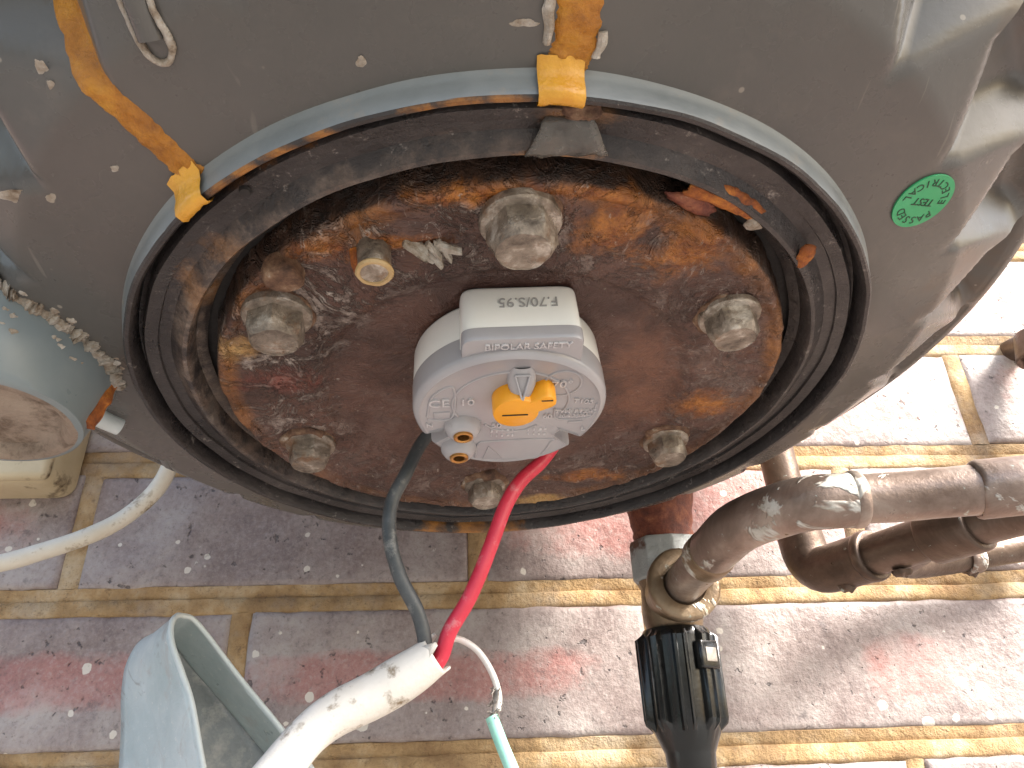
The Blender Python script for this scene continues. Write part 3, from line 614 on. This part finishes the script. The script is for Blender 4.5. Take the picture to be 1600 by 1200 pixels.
for i in range(26):
    a = rng.uniform(-72, 8); x, y = drum_at(a, 10); sz = rng.uniform(.5, 1.5); dx, dy = math.cos(R_(a)), math.sin(R_(a)); of = rng.uniform(0, 6)
    p = on_cap(x+dx*of, y+dy*of, -.2); blob(p, mm(sz*1.2, sz, sz*.5), i*1.9, 18, 5, .4).build('chalk_crust', 'chalk' if i % 3 else 'brown_grime', boss, smooth=70)
for i in range(12):
    a = rng.uniform(-62, -12); w = rng.uniform(1, 8); x, y = drum_at(a, w); sz = rng.uniform(.6, 1.7)
    blob(mm(x, y, w+.5), mm(sz, sz, sz*.6), i*2.9+50, 18, 5, .4).build('chalk_crust', 'chalk', boss, smooth=70)
MB().tube([mm(*drum_at(14, 11), 11), mm(*drum_at(15, 5), 5), mm(*drum_at(16, -2), -2), mm(*drum_at(18, -9), -9.5)], lambda t: .0024, 10, 6, jit=.0012, js=200).build('rust_streak', 'orange', boss, smooth=60)
lump('rust_streak', 'orange', (-178, -30, -9), (6, 3, 2), 8.8, boss)

# ------------------------------------------------------------------ thermostat
TH = TM @ Matrix.Translation(mm(-.5, -21, 3.5))
th = empty('thermostat', 'round white and silver thermostat with orange dial plugged into flange', 'thermostat', TH)
DZ = -1.5
def out_r(a, boxy=True, cover=False):
    r = 30.
    s = math.sin(a)
    if s > 0: r += (5.2 if cover else 2.)*max(0, s)**2.5
    if boxy:
        c, s = math.cos(a), math.sin(a)
        if s < -.2:                           # superellipse box at the front
            cx, hx, cyb, hy = 2.5, 17.4, -16., 18.5
            lo, hi = 0., 60.
            for _ in range(26):
                md = (lo+hi)/2; inside = (abs((md*c-cx)/hx)**9+abs((md*s-cyb)/hy)**9) < 1
                if inside or md < 10: lo = md
                else: hi = md
            r = max(r, lo)
    return r
NA = 360
def outline(fn, w, sc=1., off=0.): return [mm((fn(2*math.pi*j/NA)*sc+off)*math.cos(2*math.pi*j/NA), (fn(2*math.pi*j/NA)*sc+off)*math.sin(2*math.pi*j/NA), w) for j in range(NA)]
fb = [out_r(2*math.pi*j/NA) for j in range(NA)]
def ol(w, off=0.): return [mm((fb[j]+off)*math.cos(2*math.pi*j/NA), (fb[j]+off)*math.sin(2*math.pi*j/NA), w) for j in range(NA)]
MB().loft([ol(0, -1.2), ol(-.6, -.5), ol(-1.6, -.2), ol(-16.3, .3), ol(-16.8, .0), ol(-16.8, -3)], True, True, True).build('body', 'white', th, smooth=45)
MB().loft([ol(.6, -2.2), ol(-.2, -.7), ol(-.6, -.9)], True, True, False).build('gasket', 'dark_void', th, smooth=45)
# silver cover: dished round face with two wire notches
def cover_r(a):
    r = out_r(a, False, True)+.35
    for am, hw, dep in ((R_(150), 3.4, 9.), (R_(43), 3.6, 9.)):
        dl = (a-am+math.pi) % (2*math.pi)-math.pi
        if abs(dl)*r < hw: r -= dep*min(1, (hw-abs(dl)*r)/.5)
    return r
NA = 720
cover = MB().loft([outline(cover_r, -12.8), outline(cover_r, -19.6), outline(cover_r, -20.8, 1, -.35), outline(cover_r, -21.6, 1, -1.1), outline(cover_r, -22, 1, -2.1), outline(cover_r, -21.4, 1, -2.9), outline(cover_r, -21.3, .55), outline(cover_r, -21.3, .2)], True, True, True).build('cover', 'silver', th, smooth=40)
NA = 360
# silver ledge under the front box
lb = MB(); pts = []
for j in range(120):
    a = 2*math.pi*j/120; c, s = math.cos(a), math.sin(a); sgn = lambda q: (q > 0)-(q < 0)
    pts.append((2.5+17.4*sgn(c)*abs(c)**.25, -24+10.9*sgn(s)*abs(s)**.25))
lb.loft([[mm(x, y, -15.5) for x, y in pts], [mm(x, y, -18.6) for x, y in pts], [mm(2.5+(x-2.5)*.985, -24+(y+24)*.97, -19.6) for x, y in pts], [mm(2.5+(x-2.5)*.95, -24+(y+24)*.92, -19.8) for x, y in pts]], True, True, True).build('front_ledge', 'silver', th, smooth=45)
F = -21.3
def lettering(txt, x, y, size, up_v=-1, z=F-.15, par=cover, mat='silver_highlight', rot=0, dep=.0005):
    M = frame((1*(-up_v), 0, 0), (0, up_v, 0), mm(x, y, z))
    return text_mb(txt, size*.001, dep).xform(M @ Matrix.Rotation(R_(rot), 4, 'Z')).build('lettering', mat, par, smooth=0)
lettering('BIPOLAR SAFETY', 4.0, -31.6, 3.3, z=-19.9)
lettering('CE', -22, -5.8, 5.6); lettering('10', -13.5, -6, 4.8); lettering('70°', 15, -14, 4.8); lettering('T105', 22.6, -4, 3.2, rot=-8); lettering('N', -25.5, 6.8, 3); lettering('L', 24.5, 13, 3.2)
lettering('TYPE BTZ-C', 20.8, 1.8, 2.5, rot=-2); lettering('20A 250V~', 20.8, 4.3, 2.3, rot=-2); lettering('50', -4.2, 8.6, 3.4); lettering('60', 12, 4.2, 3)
FM = frame((-1, 0, 0), (0, 0, -1), mm(4.8, -34.75, -6.6))
text_mb('F.70/S.95', .0048, .00012).xform(FM).build('lettering', 'ink', th, smooth=0)
def ridge(pts, r=.0005, par=cover): return MB().tube([mm(x, y, F) for x, y in pts], r, 8, 4).build('moulded_ridge', 'silver', par, smooth=60)
ridge([(18*math.cos(R_(a)), -4+17*math.sin(R_(a))) for a in range(-205, 30, 12)]); ridge([(15.2+5.6*math.cos(R_(a)), -14+6.5*math.sin(R_(a))) for a in range(0, 361, 20)])
ridge([(-26, 2), (-24, -9), (-18.5, -14.5), (-17, -10), (-18, 2), (-21, 4.5), (-26, 3.5)]); ridge([(14, 0), (15.5, 6.6), (26, 6.2), (27, -2)]); ridge([(-11, 31), (-10, 21), (-6, 19.5), (14, 19.5), (14.5, 22), (11.5, 31), (7, 32.8), (-6, 33)])
ridge([(-8, 8), (-4, 12), (4, 13), (9, 10)]); ridge([(-19, 5.5), (-9, 6)])
for x0, y0, x1, y1 in ((-24, -.5, -18.8, 3), (19, 8.2, 24, 9.6)): MB().box(mm(x0, y0, F-.45), mm(x1, y1, F+.2)).build('moulded_pad', 'silver', cover, bevel=.0003)
MB().add([mm(-8.5, 31.5, F-.3), mm(-6.5, 22.5, F-.3), mm(-1.5, 31.8, F-.3), mm(-8.5, 31.5, F+.3), mm(-6.5, 22.5, F+.3), mm(-1.5, 31.8, F+.3)], [(0, 1, 2), (3, 5, 4), (0, 3, 4, 1), (1, 4, 5, 2), (2, 5, 3, 0)]).build('moulded_arrow', 'silver', cover, smooth=0)
for k in range(22):                            # worn, unreadable relief lines
    if k % 11 in (5, 6): continue
    x0 = -6+(k % 11)*1.75; y0 = 12.8+(k//11)*3.2; MB().box(mm(x0, y0-.9, F-.35), mm(x0+rng.uniform(.35, 1.1), y0+rng.uniform(.1, .9), F+.2)).build('worn_relief', 'silver_highlight', cover, bevel=.00015, seg=1)
# terminals with brass bushes
for x, y in ((-15.0, 8.5), (-16.6, 22.5)):
    bs = MB().lathe([(.0062, .001), (.0058, -.0016), (.0046, -.0034), (.0038, -.0040), (.0030, -.0040)], 40, c=mm(x, y, F)).build('terminal_boss', 'silver', cover)
    MB().lathe([(.0032, -.0036), (.0031, -.0047), (.0026, -.0049), (.0019, -.0046), (.0018, .0005)], 36, c=mm(x, y, F)).build('brass_bush', 'brass_bush', bs)
    MB().lathe([(.0019, -.0018), (.0001, -.0018)], 20, c=mm(x, y, F), cap1=True).build('bush_hole', 'dark_void', bs)
# dial knob with its arm, pointer with eyelet
b = MB(); kr = []
for w, off in ((.4, 0), (-5.2, 0), (-6, -.25), (-6.3, -.9)):
    ring = []
    for j in range(120):
        a = 2*math.pi*j/120; c, s = math.cos(a), math.sin(a); ar = R_(-33); r = 7.4*(1-.05*math.cos(2*a))
        dl = (a-ar+math.pi) % (2*math.pi)-math.pi
        if abs(dl) < 1.2:
            hw = 3.1; tip = 13.2
            rr = min(hw/max(1e-4, abs(math.sin(dl))), tip/max(.05, math.cos(dl))) if math.cos(dl) > .05 else 0
            if rr > 12.2: rr = min(rr, tip-.14*max(0, abs(math.sin(dl)*rr)-1)**2)
            r = max(r, rr)
        ring.append(mm(1+(r+off)*c, -7.5+(r+off)*s, F+w))
    kr.append(ring)
kn = b.loft(kr, True, True, True).build('dial_knob', 'orange_knob', th, smooth=40)
MB().box(mm(-3.2, -7.5, F-6.5), mm(4.6, -7.0, F-6.25)).build('slot_mark', 'dark_void', kn, smooth=0).rotation_euler = (0, 0, 0)
MB().box(mm(8.2, -14.8, F-6.5), mm(11.6, -14.4, F-6.25)).build('slot_mark', 'dark_void', kn, smooth=0)
b = MB(); rr = []
for i in range(13):
    t = i/12; y = -23.2+11.5*t; hw = 4.4*math.sin(math.pi*min(1, .12+.80*t))**.55; hh = 1.0+5.6*t
    rr.append([mm(2.6+hw*math.cos(math.pi*k/10), y, F+.3-hh*math.sin(math.pi*k/10)**.7) for k in range(11)])
pt = b.loft(rr, False).add([p for p in rr[-1]], [tuple(range(11))]).build('pointer', 'silver', th, smooth=50)
MB().tube([mm(.4, -21.5, F-1.8), mm(2.5, -14.5, F-5.8)], .00035, 8, 0).build('pointer_ridge', 'silver', pt); MB().tube([mm(4.8, -21.5, F-1.8), mm(2.7, -14.5, F-5.8)], .00035, 8, 0).build('pointer_ridge', 'silver', pt); MB().tube([mm(.4, -21.5, F-1.9), mm(4.8, -21.5, F-1.9)], .00035, 8, 0).build('pointer_ridge', 'silver', pt)
ey = MB().lathe([(.0024, .0004), (.0024, -.0006), (.0016, -.0007), (.0015, .0)], 24).xform(Matrix.Translation(mm(2.6, -11.9, F-3.2)) @ Matrix.Rotation(R_(-60), 4, 'X')).build('eyelet', 'bolt', pt)
MB().lathe([(.0016, .0), (.0001, .0)], 20, cap1=True).xform(Matrix.Translation(mm(2.6, -11.9, F-3.2)) @ Matrix.Rotation(R_(-60), 4, 'X')).build('eyelet_hole', 'dark_void', ey)

# ------------------------------------------------------------------ wires
def wire(name, label, cat, mat, pts, r, group=None, jit=.0002, seg=14, extra=None):
    return tag(MB().tube(WP(pts), r, seg, 8, jit=jit, js=60).build(name, mat, smooth=60), label, cat, group)
wire('black_wire', 'black insulated wire running from thermostat down to white cable sheath', 'wire', 'black_wire',
     [(-12, 247, 114), (-15.7, 248, 111.5), (-19.3, 248, 106.3), (-23.7, 246, 95), (-28.1, 246, 84.5), (-28.2, 246, 72.2), (-24.5, 248, 59.8), (-18.6, 251, 48.9), (-16.1, 254, 40.3), (-15.8, 256.5, 33), (-20, 256, 28)], .0024)
wire('red_wire', 'red insulated wire running from thermostat down to white cable sheath', 'wire', 'red_wire',
     [(32, 256, 113), (30.1, 256, 109.5), (24.8, 255, 102.4), (17.3, 253, 94.8), (11.3, 252, 84.9), (6.1, 252, 71.2), (-1.2, 253, 54.1), (-8, 254, 43.1), (-10.7, 255.5, 35.5), (-14.4, 256, 31), (-20, 256, 28)], .0026)
sheath = MB().tube(WP([(-12.8, 255, 35.6), (-20.9, 256, 30.4), (-31.8, 256, 24.4), (-43, 254, 19), (-50.9, 252, 12.8), (-56.7, 248, 4.3), (-61.5, 243, -5.2), (-66, 236, -20), (-70, 225, -60)]), lambda t: .0056+.0007*min(1, t*6)+.0006*math.sin(t*9), 22, 8, cap=False, jit=.0005, js=50).build('cable_sheath', 'sheath', smooth=60, solid=.0011)
tag(sheath, 'thick dirty white cable sheath the black and red wires come out of', 'cable')
for j, (a, ln) in enumerate(((0.3, 4.), (2.0, 3.2), (4.4, 2.6))):
    e0 = W(-13.5, 255, 35.2); e1 = W(-11, 254.8, 38); ax = (W(-12.8, 255, 35.6)-W(-20.9, 256, 30.4)).normalized(); nx = ax.orthogonal().normalized(); by = ax.cross(nx); dr = nx*math.cos(a)+by*math.sin(a); sd = ax.cross(dr)
    q = W(-13.2, 255, 35.3)+dr*.0056
    MB().add([q-sd*.0024-ax*.001, q+sd*.0024-ax*.001, q+sd*.0007+ax*ln*.001+dr*.0009, q-sd*.0005+ax*ln*.001+dr*.0006], [(0, 1, 2, 3)]).build('torn_edge', 'sheath', sheath, solid=.0008)
ew = empty('earth_wire', 'thin bare earth wire with frayed splice to a pale green wire', 'wire', Matrix.Translation(W(-14.4, 256, 34.6)))
inv = ew.matrix_world.inverted()
def wpart(name, mat, pts, r, **k): return MB().tube(WP(pts), r, k.pop('seg', 12), 8, **k).xform(inv).build(name, mat, ew, smooth=60)
wpart('bare_strand', 'bare_wire', [(-17, 256.5, 31), (-14.4, 256.5, 35.2), (-9.7, 258, 39.4), (-5.6, 259, 41.2), (.8, 259.5, 37.6), (5.6, 260, 30.7), (7.8, 260, 23.8), (7.4, 260, 19)], .0011)
wpart('green_insulation', 'green_wire', [(5.4, 260, 17.2), (8.6, 259, 8.8), (12.3, 257, -.2), (14, 256, -6.2), (17, 254, -22), (18, 250, -50)], lambda t: .0021+.0002*t, jit=.0001)
b = MB()
for k in range(46):
    t = rng.random(); c0 = Vector((7.2-1.2*t, 260, 27-11.5*t)); a = rng.uniform(0, 6.28); dv = Vector((math.cos(a), math.sin(a), rng.uniform(-.8, .6)))
    q = [c0, c0+dv*1.1+Vector((rng.uniform(-.4, .4), 0, rng.uniform(-1, .5))), c0+dv*rng.uniform(1.4, 2.9)+Vector((0, 0, rng.uniform(-2, .8)))]
    b.tube([W(*p) for p in q], .00016, 5, 4)
b.tube(WP([(7.6, 260, 25), (6.6, 260, 20), (6., 260, 15.5)]), lambda t: .0012-.0004*t, 10, 6, jit=.0006, js=500)
b.xform(inv).build('frayed_strands', 'fray', ew, smooth=60)

wire('white_flex', 'cream flexible cable curving from behind the tank across the bricks', 'cable', 'cable_white',
     [(-181, 396, 240), (-178.9, 400, 196.1), (-173.7, 405, 173.8), (-175.3, 408, 161.2), (-181.5, 410, 148.4), (-193, 410, 135.4), (-207.2, 408, 125.2), (-226.7, 404, 115.5), (-247.4, 398, 106.4), (-269.4, 390, 99.8), (-300, 380, 94), (-340, 372, 84)], .0047, seg=18, jit=.0004)
tag(MB().tube([TM @ mm(-153, 0, 10), TM @ mm(-150, 7, 10), TM @ mm(-146, 17, 9.5), TM @ mm(-141, 23, 9)], .0035, 18, 6).build('pale_tube', 'pale_tube', smooth=50), 'short pale blue plastic tube under the tank beside the crusted boss', 'tube')
# junction box on the wall
jb = empty('junction_box', 'stained cream plastic junction box on the wall beside cable', 'box', Matrix.Translation(W(-291, 449, 199)))
MB().box((-.047, -.037, -.041), (.047, .003, .044)).build('box_body', 'cream_box', jb, bevel=.010, seg=5)
MB().box((-.0462, -.0385, -.0402), (.0462, -.0300, .0432)).build('box_lid', 'cream_box', jb, bevel=.0078, seg=5)

# ------------------------------------------------------------------ pipework
def fillet(pts, rad, n=8):
    P = [Vector(p) for p in pts]; out = [P[0]]
    for i in range(1, len(P)-1):
        a = (P[i-1]-P[i]); c = (P[i+1]-P[i]); r = min(rad, a.length*.49, c.length*.49); a.normalize(); c.normalize()
        p0, p1 = P[i]+a*r, P[i]+c*r
        for k in range(n+1):
            t = k/n; out.append(p0*(1-t)**2+P[i]*2*t*(1-t)+p1*t*t)
    out.append(P[-1]); res = [out[0]]
    for q in out[1:]:                          # resample long straights
        d = (q-res[-1]).length; k = max(1, int(d/.006)); a = res[-1].copy()
        for j in range(1, k+1): res.append(a.lerp(q, j/k))
    return res
def pipe_obj(name, mat, pts, r, par, rad=.02, jit=.0003):
    return MB().tube(fillet(pts, rad), r, 28, 0, jit=jit, js=60).xform(par.matrix_world.inverted()).build(name, mat, par, smooth=60)
def collar(name, mat, p, dr, r, ln, par, jit=.0003):
    dr = Vector(dr).normalized(); q = dr.to_track_quat('Z', 'Y').to_matrix().to_4x4(); q.translation = p
    return MB().lathe([(r*.6, -ln/2+.001), (r*.9, -ln/2), (r*.97, -ln/2+.0006), (r, -ln/2+.0018), (r, ln/2-.0018), (r*.97, ln/2-.0006), (r*.9, ln/2), (r*.6, ln/2-.001)], 32, jit=jit, js=120).xform(par.matrix_world.inverted() @ q).build(name, mat, par, smooth=50)

# valve under the tank
VX, VY = 101, 385
sv = empty('safety_valve', 'brass safety valve with ribbed black plastic body under the tank', 'valve', Matrix.Translation(W(VX, VY, 62)))
si = sv.matrix_world.inverted()
MB().lathe([(.0150, .098-.062), (.0158, .101-.062), (.0150, .1035-.062), (.0160, .1065-.062), (.0151, .109-.062), (.0162, .112-.062), (.0153, .1145-.062), (.0165, .118-.062), (.017, .124-.062), (.0185, .130-.062), (.021, .150-.062)], 60, jit=.0006, js=160).build('threaded_nipple', 'redrust', sv, smooth=60)
MB().lathe([(.0165, .024), (.0186, .026), (.0188, .044), (.018, .0465), (.014, .047)], 8, jit=.0008).build('hex_nut', 'nut', sv, smooth=20, bevel=.0008)
MB().lathe([(.0105, -.004), (.0135, .0), (.0148, .006), (.0152, .014), (.0150, .022), (.0165, .025)], 40, jit=.0005, js=100, cap0=True).build('valve_body', 'brass', sv, smooth=50)
PA = [(VX+1, VY-2, 79), (101.5, 357, 80.5), (107, 286, 88), (125, 263, 88.3), (160, 258.5, 88.4), (203, 245.5, 88.2), (245, 233, 87)]
d0 = W(103, 340, 82.2)-W(VX+1, VY-2, 79)
collar('port_boss', 'brass', W(101.6, 371, 79.6), d0, .0150, .020, sv); collar('port_ring', 'brass', W(101.7, 361, 80.4), d0, .0178, .007, sv)
b = MB(); rr = []
def ribr(a, R): 
    t = (a*9/(2*math.pi)) % 1; e = (.30-abs(t-.5))/.10; return R+.0034*max(0., min(1., e))-(.0012 if abs(t-.5) < .12 else 0.)
for z, R0, rib in ((.002, .0125, 0), (.001, .0160, 0), (-.001, .0172, .0), (-.0035, .0172, 1), (-.040, .0166, 1), (-.0425, .0163, .9), (-.0455, .0160, 0), (-.053, .0125, 0), (-.0545, .0118, 0), (-.062, .0112, 0), (-.064, .0095, 0), (-.100, .0090, 0)):
    rr.append([Vector(((R0+(ribr(2*math.pi*j/240, 0))*rib)*math.cos(2*math.pi*j/240), (R0+(ribr(2*math.pi*j/240, 0))*rib)*math.sin(2*math.pi*j/240), z)) for j in range(240)])
vb = b.loft(rr, True, True, True).build('valve_cap', 'black_plastic', sv, smooth=40)
M_ = Matrix.Rotation(R_(-58), 4, 'Z')
MB().box((.0165, -.0062, -.0195), (.0212, .0062, -.0065)).xform(M_).build('lever_window', 'black_plastic', vb, bevel=.0012)
MB().box((.0205, -.0036, -.0165), (.0217, .0036, -.0100)).xform(M_).build('lever_tab', 'fray', vb, bevel=.0004)

pa = empty('copper_pipe', 'weathered copper pipe with solder blotches bending off the brass valve', 'pipe', Matrix.Translation(W(125, 263, 88.3)))
pipe_obj('pipe_run', 'copper', WP(PA), .0093, pa, .03)
pw = WP(PA)
collar('elbow_socket', 'brass', W(104.0, 322, 84.3), pw[2]-pw[1], .0110, .012, pa)
MB().tube(fillet(WP([(104.3, 318, 84.7), (107, 286, 88), (125, 263, 88.3), (141, 260.8, 88.35)]),   .028), .0104, 28, 0, jit=.0003).xform(pa.matrix_world.inverted()).build('elbow', 'copper', pa, smooth=60)
collar('elbow_socket', 'copper', W(143, 260.6, 88.35), pw[4]-pw[3], .0109, .005, pa)
collar('pipe_coupling', 'copper', W(199, 246.8, 88.2), pw[5]-pw[4], .0108, .032, pa, jit=.0008)
for i, (x, y, z, s) in enumerate(((104, 316, 75.4, 3.), (109, 290, 78.5, 3.4), (104, 332, 75, 3.), (131, 262, 78.3, 2.6), (118, 270, 78.4, 2.5), (186, 250, 78, 2.6))):
    blob(W(x, y, z+2.5)-pa.matrix_world.translation, mm(s*1.5, s, s), i*3.3, 24, 6, .22).build('solder_drip', 'brass', pa, smooth=70)

pb = empty('brown_pipe', 'dark brown copper pipe dropping beside the tank to an elbow and branch', 'pipe', Matrix.Translation(W(197, 416, 96)))
PB = [(184, 412, 420), (184, 412, 300), (184, 412, 160), (191, 414, 96.5), (231, 320, 97), (246, 290, 97), (330, 272, 97)]
pipe_obj('pipe_run', 'brown_copper', WP(PB), .0105, pb, .022)
MB().tube(fillet(WP([(187.2, 413, 128), (191, 414, 96.5), (206.5, 378, 96.6)]), .024), .0128, 28, 0, jit=.0004).xform(pb.matrix_world.inverted()).build('elbow', 'brown_copper', pb, smooth=60)
collar('elbow_socket', 'brown_copper', W(207, 376.5, 96.7), (W(231, 320, 97)-W(191, 414, 96.5)), .0135, .006, pb); collar('pipe_coupling', 'brown_copper', W(226, 332, 97), (W(231, 320, 97)-W(191, 414, 96.5)), .0134, .026, pb)
PC = [(222, 345, 97), (236, 402, 99.5), (262, 420, 103.2), (329.6, 425, 113.6), (352, 426, 117), (375, 426, 195), (393, 427, 260), (393, 452, 264)]
pipe_obj('branch_run', 'brown_copper', WP(PC), .0088, pb, .016)
collar('branch_socket', 'copper', W(291, 422, 107.6), W(329.6, 425, 113.6)-W(262, 420, 103.2), .0108, .010, pb, jit=.0009)
collar('branch_socket', 'brown_copper', W(390, 427, 252), W(393, 427, 260)-W(375, 426, 195), .0125, .022, pb)
for i, (x, y, z, s) in enumerate(((213, 362, 83, 3.6), (199, 392, 82.5, 3.6), (291, 422, 96, 3.))):
    blob(W(x, y, z+2.5)-pb.matrix_world.translation, mm(s*1.3, s, s), i*2.7+1, 24, 6, .22).build('solder_drip', 'brown_copper', pb, smooth=70)

# ------------------------------------------------------------------ loose plastic cover hanging at lower left
LIP = [(-70, 300, -60), (-90.2, 300, -6), (-95.8, 300, 5.9), (-103.4, 300, 27), (-109, 300, 38.1), (-113.9, 300, 47.3), (-116.1, 301, 53.4), (-116.9, 304, 58.5), (-116.1, 310, 60.5), (-112.1, 318, 58.4), (-94.9, 326, 38.4), (-73.6, 330, 15.8), (-57.6, 332, -3.6), (-20, 336, -60)]
BAS = [(-138, 342, -60), (-140.4, 340, -5.7), (-140.8, 340, 7.6), (-144, 339, 26), (-145.1, 337, 38), (-145, 336, 46), (-141.5, 334.5, 53.5), (-136, 334, 57), (-131, 335, 56.5), (-127.1, 338, 53.8), (-111.1, 352, 35.2), (-86.6, 360, 8.7), (-67.5, 362, -10.9), (-22, 370, -60)]
cvr = empty('plastic_cover', 'pale blue-grey plastic cover with folded edge hanging below cream cable', 'cover', Matrix.Translation(W(-110, 330, 0)))
ci = cvr.matrix_world.inverted()
la, ba = spline(WP(LIP), 6), spline(WP(BAS), 6); rows_ = []
for t in (0, .06, .25, .5, .75, .92, 1.):
    rows_.append([p.lerp(q, t)+noise.noise_vector(p.lerp(q, t)*50)*.0008 for p, q in zip(la, ba)])
MB().loft(rows_, False).xform(ci).build('side_wall', 'cover', cvr, smooth=60, solid=.0016)
n = len(ba); b = MB(); rr = []
half = n//2-2
for i in range(half+1):
    p, q = ba[i], ba[n-1-i]; p = p+Vector((.004, .001, -.001))
    rr.append([p.lerp(q, k/8)+Vector((0, .004*math.sin(math.pi*k/8), 0))+noise.noise_vector(p.lerp(q, k/8)*60)*.0014 for k in range(9)])
b.loft(rr, False).xform(ci).build('floor_panel', 'dusty_plastic', cvr, smooth=60, solid=.0016)
MB().tube(la, .0011, 8, 0).xform(ci).build('lip_edge', 'pale_tube', cvr, smooth=60)
